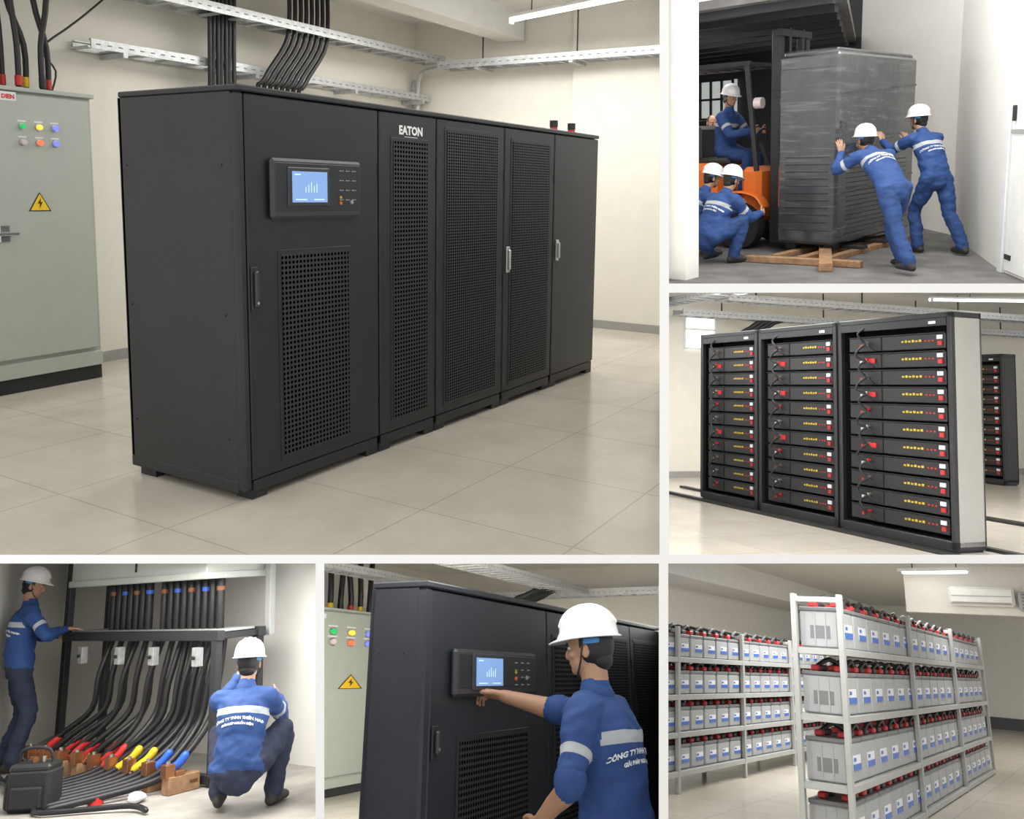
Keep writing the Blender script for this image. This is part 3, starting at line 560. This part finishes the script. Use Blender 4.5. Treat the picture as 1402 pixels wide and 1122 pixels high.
# ================================================================ ROOM 3 : battery module racks
slab(3,'floor',-14,-1,2,22,-.1,0,'tile_light')
slab(3,'wall_back',-12.75,-12.6,0,24,0,3.6,'wall_cream');slab(3,'baseboard_back',-12.6,-12.58,0,24,0,.1,'baseboard_grey')
slab(3,'ceiling',-12.7,-3,0,24,3.1,3.2,'ceiling_white')
def modrack(k,x0,x1,yf,d,zt,nrow=11,side='rack_side'):
    mb=MB();p=.05
    for a in(x0,x1-p): mb.box(a,a+p,yf,yf+.05,.02,zt,'black_paint',.006)
    mb.box(x0,x1,yf,yf+d,zt-.05,zt,'black_paint',.006);mb.box(x0,x1,yf,yf+d,.02,.1,'black_paint',.006);mb.box(x0+.02,x1-.02,yf+.02,yf+d-.02,0,.03,'dark')
    mb.box(x0,x1,yf+d-.02,yf+d,.05,zt,'black_gap');mb.box(x0,x0+.015,yf,yf+d,.05,zt,'black_gap');mb.box(x1-.015,x1,yf+.05,yf+d,.05,zt-.05,side,.003)
    mb.box(x0+p,x1-p,yf+.0,yf+.02,zt-.12,zt-.05,'black_paint');mb.box(x1-.25,x1-.17,yf-.004,yf,zt-.1,zt-.075,'label_white')
    a=x0+.13;b=x1-.1;h=(zt-.3)/nrow;w=b-a
    for i in range(nrow):
        z=.14+i*h
        mb.box(a,b,yf+.035,yf+d-.04,z,z+h*.86,'black_door',.008);mb.box(a+w*.36,a+w*.37,yf+.03,yf+.036,z+.01,z+h*.8,'black_gap')
        for q in range(6):
            t=a+w*(.58+.035*q);mb.box(t,t+w*.022,yf+.031,yf+.036,z+h*.42,z+h*(.52+.03*(q%2)),'yellow_print')
        for q in range(3):
            t=a+w*(.81+.035*q);mb.box(t,t+w*.018,yf+.031,yf+.036,z+h*.42,z+h*.5,'red_print')
        mb.box(a+w*.94,a+w*.98,yf+.02,yf+.036,z+h*.18,z+h*.42,'red_print');mb.box(a+w*.935,a+w*.985,yf+.018,yf+.03,z+h*.52,z+h*.74,'label_white')
        mb.box(a+w*.14,a+w*.165,yf+.015,yf+.036,z+h*.3,z+h*.45,'label_white' if i%2 else 'red_print')
        mb.cyl((a+w*.22,yf+.0,z+h*.55),(a+w*.22,yf+.036,z+h*.55),.014,'red' if i%3==0 else 'silver',8)
        if i in(4,7,9): mb.box(a+w*.23,a+w*.30,yf+.02,yf+.034,z+h*.3,z+h*.58,'red')
        mb.box(a,b,yf+.03,yf+.04,z+h*.86,z+h*.9,'steel_dark')
        o=.04*(-1)**i;xx=a+w*.17
        mb.tube([(a+w*.22,yf+.01,z+h*.5),(xx+o,yf-.03,z+h*.7),(xx-.01,yf-.03,z+h*1.1),(a+w*.21,yf+.01,z+h*1.45)],.012,'cable_black',6,3)
        mb.tube([(a+w*.22,yf+.01,z+h*.5),(a+w*.28,yf-.02,z+h*.3),(a+w*.3,yf+.02,z+h*.05)],.008,'cable_black',6,3)
    return mb
for a,b in((-10.0,-8.79),(-8.76,-7.43),(-7.40,-5.95)): finish(modrack(3,a,b,6.4,.36,2.13),'battery_rack',3)
finish(modrack(3,-12.2,-10.7,12.6,.3,2.15,side='black_paint'),'battery_rack',3)
mb=MB();mb.box(-11.2,-5.0,6.22,6.30,0,.03,'dark');mb.box(-11.2,-5.0,6.82,6.9,0,.03,'dark');mb.box(-11.2,-3.0,8.6,8.75,0,.03,'dark');finish(mb,'floor_channel',3)
mb=MB();tray(mb,(-12.3,6.9,2.75),(-6,6.9,2.75),.3);finish(mb,'cable_tray',3)
mb=MB();tray(mb,(-11.9,7.2,2.62),(-11.9,18,2.62),.3,.1)
for y in range(8,18,2): mb.cyl((-11.9,y,2.6),(-11.9,y,3.1),.012,'steel_dark',6)
finish(mb,'cable_tray',3)
mb=MB();tray(mb,(-11.0,7.4,2.78),(-11.0,18,2.78),.35,.1)
for y in range(8,18,2): mb.cyl((-11.0,y,2.8),(-11.0,y,3.1),.012,'steel_dark',6)
for i in range(3): mb.tube([(-11.08+.08*i,9.5,2.8),(-11.08+.08*i,18,2.8)],.03,'cable_black',6,1)
finish(mb,'cable_tray',3)
mb=MB()
for i in range(4): mb.tube([(-12.3,8.55+.1*i,1.2),(-12.2,8.5+.1*i,2.2),(-12.0,8.6+.1*i,2.45),(-11.9,9.2+.1*i,2.64),(-11.9,12,2.64)],.035,'cable_black')
for y in(7.05,7.2): mb.tube([(-12.5,y,0.6),(-12.5,y,3.1)],.035,'cable_black',8,1)
finish(mb,'cable_bundle',3)
mb=MB();mb.box(-12.6,-12.57,7.75,8.3,2.1,2.75,'window_glow')
for z in(2.1,2.42,2.72): mb.box(-12.58,-12.55,7.73,8.32,z,z+.03,'ac_white')
for y in(7.72,8.3): mb.box(-12.58,-12.55,y,y+.03,2.1,2.75,'ac_white')
finish(mb,'window_2',3)
light_fixture(3,(-11.0,11.4,3.0),(-9.6,14.2,3.0),.12,.07)
# ================================================================ ROOM 4 : cable termination
slab(4,'floor',-13,-2,1,6,-.1,0,'concrete')
wallseg(4,'wall_back',(-13,5.6),(-6.2,5.6),0,3.4,.15,'wall_white')
wallseg(4,'wall_right',(-6.25,5.62),(-3.5,3.95),0,3.4,.15,'wall_white','baseboard_grey',.05,'baseboard_right')
wallseg(4,'wall_left',(-8.3,3.2),(-10.95,5.62),0,3.4,.15,'wall_white')
mb=MB();xl,xr=-9.12,-6.68
for x in(xl,xr):
    for y in(4.74,5.16): mb.box(x-.04,x+.04,y-.03,y+.03,0,1.17 if x==xr else (1.17 if y<5 else 2.6),'steel_dark',.005)
mb.box(xl-.04,xl+.04,4.71,4.77,0,2.7,'steel_dark',.005);mb.box(xr-.035,xr+.035,5.25,5.31,1.1,2.6,'rack_grey',.004)
for y in(4.74,5.16): mb.box(xl-.04,xr+.06,y-.035,y+.035,1.10,1.18,'steel_dark',.005)
for x in(xl,-8.3,-7.3,xr): mb.box(x-.03,x+.03,4.74,5.16,1.11,1.16,'steel_dark',.004)
mb.box(xl,xr,4.80,5.12,1.165,1.185,'rack_grey',.003)
mb.box(xl-.03,xr,4.70,4.76,.02,.09,'steel_dark',.004)
for x in(-8.75,-8.1,-7.55,-6.9): mb.box(x-.04,x+.04,4.68,4.74,.90,1.05,'galv',.003);mb.cyl((x,4.66,.97),(x,4.69,.97),.015,'dark',8)
finish(mb,'steel_frame',4)
mb=MB();mb.box(-9.05,-6.80,4.7,5.3,1.64,2.7,'grey_cabinet_b',.01);mb.box(-9.07,-6.78,4.68,5.32,1.60,1.66,'grey_cabinet_b',.008);mb.box(-7.9,-7.88,4.69,4.71,1.7,2.6,'dark');finish(mb,'wall_cabinet',4)
mb=MB()
for g0,g1,n in((-8.62,-8.0,7),(-7.75,-6.90,9)):
    for i in range(n):
        x=g0+(g1-g0)*i/(n-1);mb.tube([(x,4.92,1.12),(x,4.92,1.60)],.036,'cable_black',10,1)
        if i%2==0: mb.cyl((x,4.92,1.50),(x,4.92,1.535),.038,['brown','blue','brown','blue','brown'][i//2],10)
for i in range(8):
    x=-8.55+i*.14;xe=-8.95+i*.17;y=4.78+.05*(i%3)
    mb.tube([(x,4.92,1.15),(x,y,.8),(x-.05,y-.02,.5),(xe+.12,4.62,.3),(xe,4.5,.17)],.027,'cable_black',8)
    if i%2==0 or i==3: mb.tube([(xe+.09,4.60,.265),(xe+.04,4.54,.2),(xe,4.5,.15)],.033,'red',8,2)
    mb.cyl((xe,4.5,.2),(xe-.03,4.46,.13),.02,'copper',8)
for i in range(9):
    x=-7.42+i*.075;xe=-7.72+i*.11;y=4.8+.04*(i%3)
    mb.tube([(x,4.92,1.15),(x-.02,y,.75),(x-.06,y-.05,.45),(xe,4.5,.18),(xe-.12,4.3,.08),(xe-.3,4.0-.04*i,.035)],.027,'cable_black',8)
    c=['red','cable_black','yellow','cable_black','yellow','cable_black','blue','cable_black','blue'][i]
    if c!='cable_black': mb.tube([(xe+.05,4.56,.26),(xe+.02,4.52,.2),(xe-.04,4.44,.14)],.033,c,8,2)
for i in range(5): mb.tube([(-9.3+i*.25,4.2-i*.03,.03),(-8.8+i*.1,4.05,.03),(-8.3,3.9+.1*i,.04),(-7.6,3.6+.1*i,.03)],.018,'cable_black',6)
mb.tube([(-7.6,3.9,.03),(-7.2,3.6,.03),(-6.9,3.8,.03),(-6.6,4.0,.04),(-6.4,4.0,.03)],.02,'cable_black',6)
finish(mb,'power_cables',4)
mb=MB()
for z,y in((.13,4.5),(.05,4.62)): mb.box(-9.05,-6.75,y-.04,y+.04,z,z+.035,'copper',.003)
for i in range(9):
    x=-9.0+i*.275;mb.box(x-.05,x+.05,4.4,4.68,.0,.13,'wood',.006);mb.box(x-.04,x+.04,4.38,4.46,.12,.22,'copper',.004);mb.cyl((x,4.42,.2),(x,4.42,.24),.016,'silver',8)
finish(mb,'busbar_assembly',4)
mb=MB();T=Matrix.Translation((-7.42,3.70,0))@Matrix.Rotation(.6,4,'Z');mb.T=T
mb.box(-.17,.17,-.11,.11,0,.3,'bag',.03);mb.box(-.19,-.15,-.09,.09,.02,.22,'bag',.015);mb.box(-.12,.12,-.135,-.1,.03,.18,'bag',.012);mb.box(-.16,.16,-.1,.1,.27,.33,'dark',.02);mb.tube([(-.13,0,.3),(-.1,-.02,.42),(.1,-.02,.42),(.13,0,.3)],.012,'bag');mb.box(-.02,.01,-.02,.01,.3,.36,'brown');mb.box(.05,.07,-.01,.01,.3,.37,'silver')
finish(mb,'tool_bag',4)
mb=MB();mb.cyl((-7.08,4.0,0),(-7.08,4.0,.055),.055,'red',18);mb.cyl((-7.08,4.0,.0551),(-7.08,4.0,.056),.03,'dark',14);finish(mb,'tape_roll',4)
mb=MB();mb.add(*ellgeo((-6.85,4.2,.035),(.09,.06,.035),V((1,0,0)),V((0,1,0)),V((0,0,1)),9,6),'label_white');mb.add(*ellgeo((-6.79,4.15,.045),(.05,.06,.04),V((1,0,0)),V((0,1,0)),V((0,0,1)),7,5),'label_white');finish(mb,'cleaning_rag',4)
w1=dict(pel=(0,0,.94),sho=(0,.05,1.42),look=(.35,1,-.25),wrR=(.16,.36,1.22),elR=(.8,-.3,-.5),pnR=(0,0,-1),hdR=(.2,1,0),wrL=(-.14,.34,1.16),elL=(-.8,0,-.6),anR=(.12,0,.09),anL=(-.12,-.05,.09),knR=(0,1,0),knL=(0,1,0),ftR=(.2,1,0),ftL=(-.2,1,0),text=TX,seed=21,cuR=.2)
worker(4,-9.22,4.34,(.35,.94),w1)
w2=dict(pel=(0,-.12,.30),sho=(0,.06,.76),look=(-.05,1,-.1),wrR=(.14,.52,.66),elR=(.5,0,-1),wrL=(-.16,.46,.86),elL=(-.6,0,-1),anR=(.2,.12,.09),anL=(-.17,.05,.11),knR=(.5,1,.3),knL=(-.4,1,.3),ftR=(.3,1,0),ftL=(-.2,1,0),text=TX,seed=33,cuR=.7,cuL=.7)
worker(4,-5.80,4.36,(-.62,.78),w2)
# ================================================================ ROOM 5 : operator at UPS
slab(5,'floor',0,19,-4,12,-.1,0,'tile_beige')
wallseg(5,'wall_back',(4,8.4),(16.1,8.4),0,3.6,.15,'wall_cream','baseboard_grey',.1,'baseboard_back')
wallseg(5,'wall_right',(16,8.5),(16,-2),0,3.6,.15,'wall_cream')
slab(5,'ceiling',7,16.1,-2,8.5,3.4,3.5,'ceiling_white')
mb=ups(5,[3.51,4.97,5.75,6.7,7.6],1.88,1.895,.27,(3.75,4.72,1.425,1.625),(3.94,4.24,1.47,1.59),
 [(3.86,4.66,.2,1.25,M['perf_big']),(5.07,5.66,.2,1.72,M['perf_big']),(5.85,6.6,.2,1.75,M['perf_fine']),(6.8,7.5,.2,1.75,M['perf_fine'])],
 [(3.62,1.21,1.30,'b')],(5.30,1.755,1.4,.055),'slate_paint','slate_door',1.3)
finish(mb,'ups_cabinet',5)
mb=ecab(5,10.0,13.9,7.6,8.3,2.45,[(11.4,2.13,'green'),(11.88,2.13,'led_yellow'),(12.36,2.13,'led_blue'),(11.4,1.99,'led_white'),(11.88,1.99,'led_red'),(12.36,1.99,'led_blue')],(11.95,1.46,.6,.19),(11.0,1.18),'grey_cabinet',4,2)
mb.box(10.8,11.2,7.596,7.6,2.3,2.36,'label_white');finish(mb,'electrical_cabinet',5)
mb=MB()
for i in range(9):
    x=10.6+i*.28;mb.tube([(x,7.9,2.45),(x,7.9,2.7),(x+.1*(i%3-1),7.95,3.38)],.045,'cable_black');mb.cyl((x,7.9,2.48),(x,7.9,2.55),.05,['red','yellow','cable_black'][i%3],10)
finish(mb,'cable_bundle',5)
mb=MB();tray(mb,(8.5,7.3,2.95),(15.3,7.3,2.95),.35,.1);finish(mb,'cable_tray',5)
mb=MB();tray(mb,(15.6,7.6,2.9),(15.6,0,2.9),.35,.12);finish(mb,'cable_tray',5)
mb=MB();tray(mb,(10,5.2,2.9),(15.3,5.2,2.9),.4,.1)
for i in range(5): mb.tube([(14+.14*i,6.0,1.2),(14+.14*i,6.0,2.5),(14.1+.14*i,5.6,2.8),(14.0+.14*i,5.2,2.95)],.05,'cable_black')
finish(mb,'cable_tray',5)
light_fixture(5,(14.5,2.2,3.05),(13.5,.8,3.05),.12,.3)
w5=dict(pel=(.0,-.03,.92),sho=(.0,.05,1.40),shor=(.97,.25,0),look=(-.35,.95,-.08),head=(-.005,.085,1.625),wrR=(-.02,.60,1.43),elR=(.7,0,-1),hdR=(-.25,1,.12),pnR=(-.5,0,-1),ptR=True,bareR=True,
 wrL=(-.26,.16,.98),elL=(-.6,-1,0),bareL=True,cuL=.5,anR=(.13,-.1,.09),anL=(-.13,.05,.09),knR=(0,1,0),knL=(0,1,0),ftR=(.2,1,0),ftL=(-.2,1,0),vox=.01,hvox=.0035,seed=51,trm='trouser_blue',text=TX)
worker(5,3.88,1.20,(.34,.94),w5)
# ================================================================ ROOM 6 : battery hall
slab(6,'floor',0,30,-6,12,-.1,0,'tile_p6')
slab(6,'wall_back',28,28.2,-8,8,0,3.4,'wall_white');slab(6,'baseboard_back',27.96,28,-8,8,0,.28,'baseboard_dark')
slab(6,'wall_left',4,28.2,7.2,7.4,0,3.4,'wall_white')
slab(6,'ceiling',4,28.2,-8,7.4,2.95,3.05,'ceiling_white')
mb=MB();mb.box(6,28,6.0,7.2,2.5,2.95,'ceiling_white');finish(mb,'ceiling_beam',6)
slab(6,'wall_bulkhead',16.7,16.9,-6,3.0,2.2,2.95,'wall_white')
def brack(k,x0,x1,y0,y1,shelves,zt,bw,bh,bays):
    mb=MB();n=int((x1-x0)/bw)
    px=[x0+(x1-x0)*i/bays for i in range(bays+1)]
    for x in px:
        for y in(y0,y1): mb.box(x-.03,x+.03,y-.02,y+.02,0,zt,'rack_grey',.004)
        mb.box(x-.02,x+.02,y0,y1,zt-.06,zt-.02,'rack_grey',.003)
    for z in shelves:
        for y in(y0,y1): mb.box(x0,x1,y-.016,y+.016,z-.05,z,'rack_grey',.003)
        mb.box(x0,x1,y0,y1,z-.015,z-.003,'rack_grey')
        for x in px: mb.box(x-.02,x+.02,y0,y1,z-.05,z-.01,'rack_grey')
        for i in range(n):
            a=x0+.07+(x1-x0-.14)*i/n;b=a+(x1-x0-.14)/n-.035;w=b-a
            mb.box(a,b,y0+.03,y1-.02,z,z+bh,'batt_grey',.012);mb.box(a-.004,b+.004,y0+.026,y1-.016,z+bh,z+bh+.03,'batt_lid',.006)
            mb.box(a+w*.36,b-w*.1,y0+.026,y0+.031,z+bh*.3,z+bh*.68,'label_white');mb.box(a+w*.36,b-w*.1,y0+.023,y0+.027,z+bh*.3,z+bh*.46,'label_blue');mb.box(a+w*.40,a+w*.55,y0+.023,y0+.027,z+bh*.53,z+bh*.62,'label_blue')
            if i==0:
                mb.box(a-.003,a+.002,y0+.1,y1-.1,z+bh*.25,z+bh*.6,'batt_lid')
                for q in range(4): mb.box(a-.006,a,y0+.05+q*.08,y0+.06+q*.08,z+.02,z+bh-.02,'batt_grey')
            zt_=z+bh+.03
            for q,(fx,c) in enumerate(((.25,'red_print'),(.7,'dark'))):
                for yy in(y0+.08,y1-.1): mb.box(a+w*fx-.05,a+w*fx+.05,yy-.03,yy+.03,zt_,zt_+.045,c,.01)
            mb.tube([(a+w*.7,y0+.08,zt_+.03),(b+.02,y0+.07,zt_+.085),(b+.035+w*.25,y0+.08,zt_+.03)],.018,'cable_black',6,3)
            mb.tube([(a+w*.25,y1-.1,zt_+.03),(a+w*.5,(y0+y1)/2,zt_+.09),(a+w*.7,y0+.1,zt_+.03)],.018,'cable_black',6,3)
    return mb
finish(brack(6,7.35,15.4,1.8,2.15,[.06,.48,.94,1.41],1.80,.46,.27,3),'battery_shelf',6)
finish(brack(6,7.2,15.0,3.9,4.4,[.2,.55,.9,1.26],1.56,.38,.2,4),'battery_shelf',6)
mb=MB();mb.box(16.45,16.7,1.35,2.3,2.32,2.61,'ac_white',.04);mb.box(16.43,16.46,1.4,2.25,2.34,2.37,'baseboard_grey');mb.box(16.44,16.46,1.4,2.25,2.46,2.47,'rack_grey');finish(mb,'air_conditioner',6)
mb=MB();mb.box(16.4,16.7,.6,1.3,2.25,2.55,'rack_grey',.03)
for i in range(5): mb.box(16.38,16.4,.65,1.25,2.29+i*.05,2.31+i*.05,'batt_lid')
finish(mb,'ventilation_unit',6)
mb=MB();mb.obox((16.45,3.0,2.84),(16.1,1.9,2.84),.2,.05,'ac_white');mb.obox((16.42,2.94,2.80),(16.12,1.96,2.80),.12,.03,'tube_light')
for p in((16.4,2.8),(16.17,2.1)): mb.cyl((*p,2.86),(*p,2.95),.008,'steel_dark',6)
finish(mb,'ceiling_light',6)
# ================================================================ partitions between the rooms
def part(name,u0,u1,v0,v1,d0,d1):
    mb=MB();vs=[]
    for d in(d0,d1):
        for u,v in((u0,v0),(u1,v0),(u1,v1),(u0,v1)): vs.append(EYE+R1T@V(((u-CX)/F*d,d,-(v-CY)/F*d)))
    mb.add(vs,[(0,1,2,3),(7,6,5,4),(0,4,5,1),(1,5,6,2),(2,6,7,3),(3,7,4,0)],'partition_white');finish(mb,name,1,clip=False)
part('wall_partition_center',903,916,-150,760,2.8,26);part('wall_partition_floor',-100,1500,760,772,2.8,26);part('wall_partition_upper',916,1500,388.5,401,2.8,26)
part('wall_partition_lower',432,444,772,1300,2.8,26);part('wall_partition_side',902,915,772,1300,2.8,26)
# ================================================================ light
w=bpy.data.worlds.new('world');sc.world=w;w.use_nodes=True;w.node_tree.nodes['Background'].inputs[0].default_value=(1,.99,.975,1);w.node_tree.nodes['Background'].inputs[1].default_value=1.12
area(1,(5.5,2.2,3.3),3,2,66);area(1,(6.5,5.2,3.15),3,1,58);area(1,(7.6,4.0,3.15),.6,1.6,30)  # unseen fill added under the ceiling; only the last belongs to the tube fixture
area(2,(9.0,3.4,4.1),2.5,2.5,165,(10.3,4.8,.8));area(2,(11.5,7.5,2.8),2,2,75)  # unseen fill added over the workers and inside around the forklift
fill_panel(1160,402.5,6.5,2.2,1.6,65);fill_panel(1160,402.5,10.5,3.0,3,240)  # added fill panels, here and below, no fixtures at these spots
fill_panel(216,774,6.6,2.0,1.6,95)
fill_panel(670,774,3.9,1.2,.9,9);fill_panel(670,774,9.0,3,3.5,240)
fill_panel(1160,774,6.5,2.0,1.6,55);fill_panel(1160,774,11.5,3.5,3,230);area(6,(19,-1,2.85),4,2,200)  # panels and a hidden area light added to brighten the battery hall
# ================================================================ camera
cam=bpy.data.cameras.new('camera');co=bpy.data.objects.new('camera',cam);sc.collection.objects.link(co);sc.camera=co
cam.sensor_fit='HORIZONTAL';cam.sensor_width=36;cam.lens=F/1402*36;cam.shift_y=(CY-561)/1402;cam.clip_start=.05;cam.clip_end=200
mr=R1T@Matrix(((1,0,0),(0,0,-1),(0,1,0)));m4=mr.to_4x4();m4.translation=EYE;co.matrix_world=m4
sc.view_settings.view_transform='Standard'
print('verts',sum(len(o.data.vertices) for o in sc.objects if o.type=='MESH'))
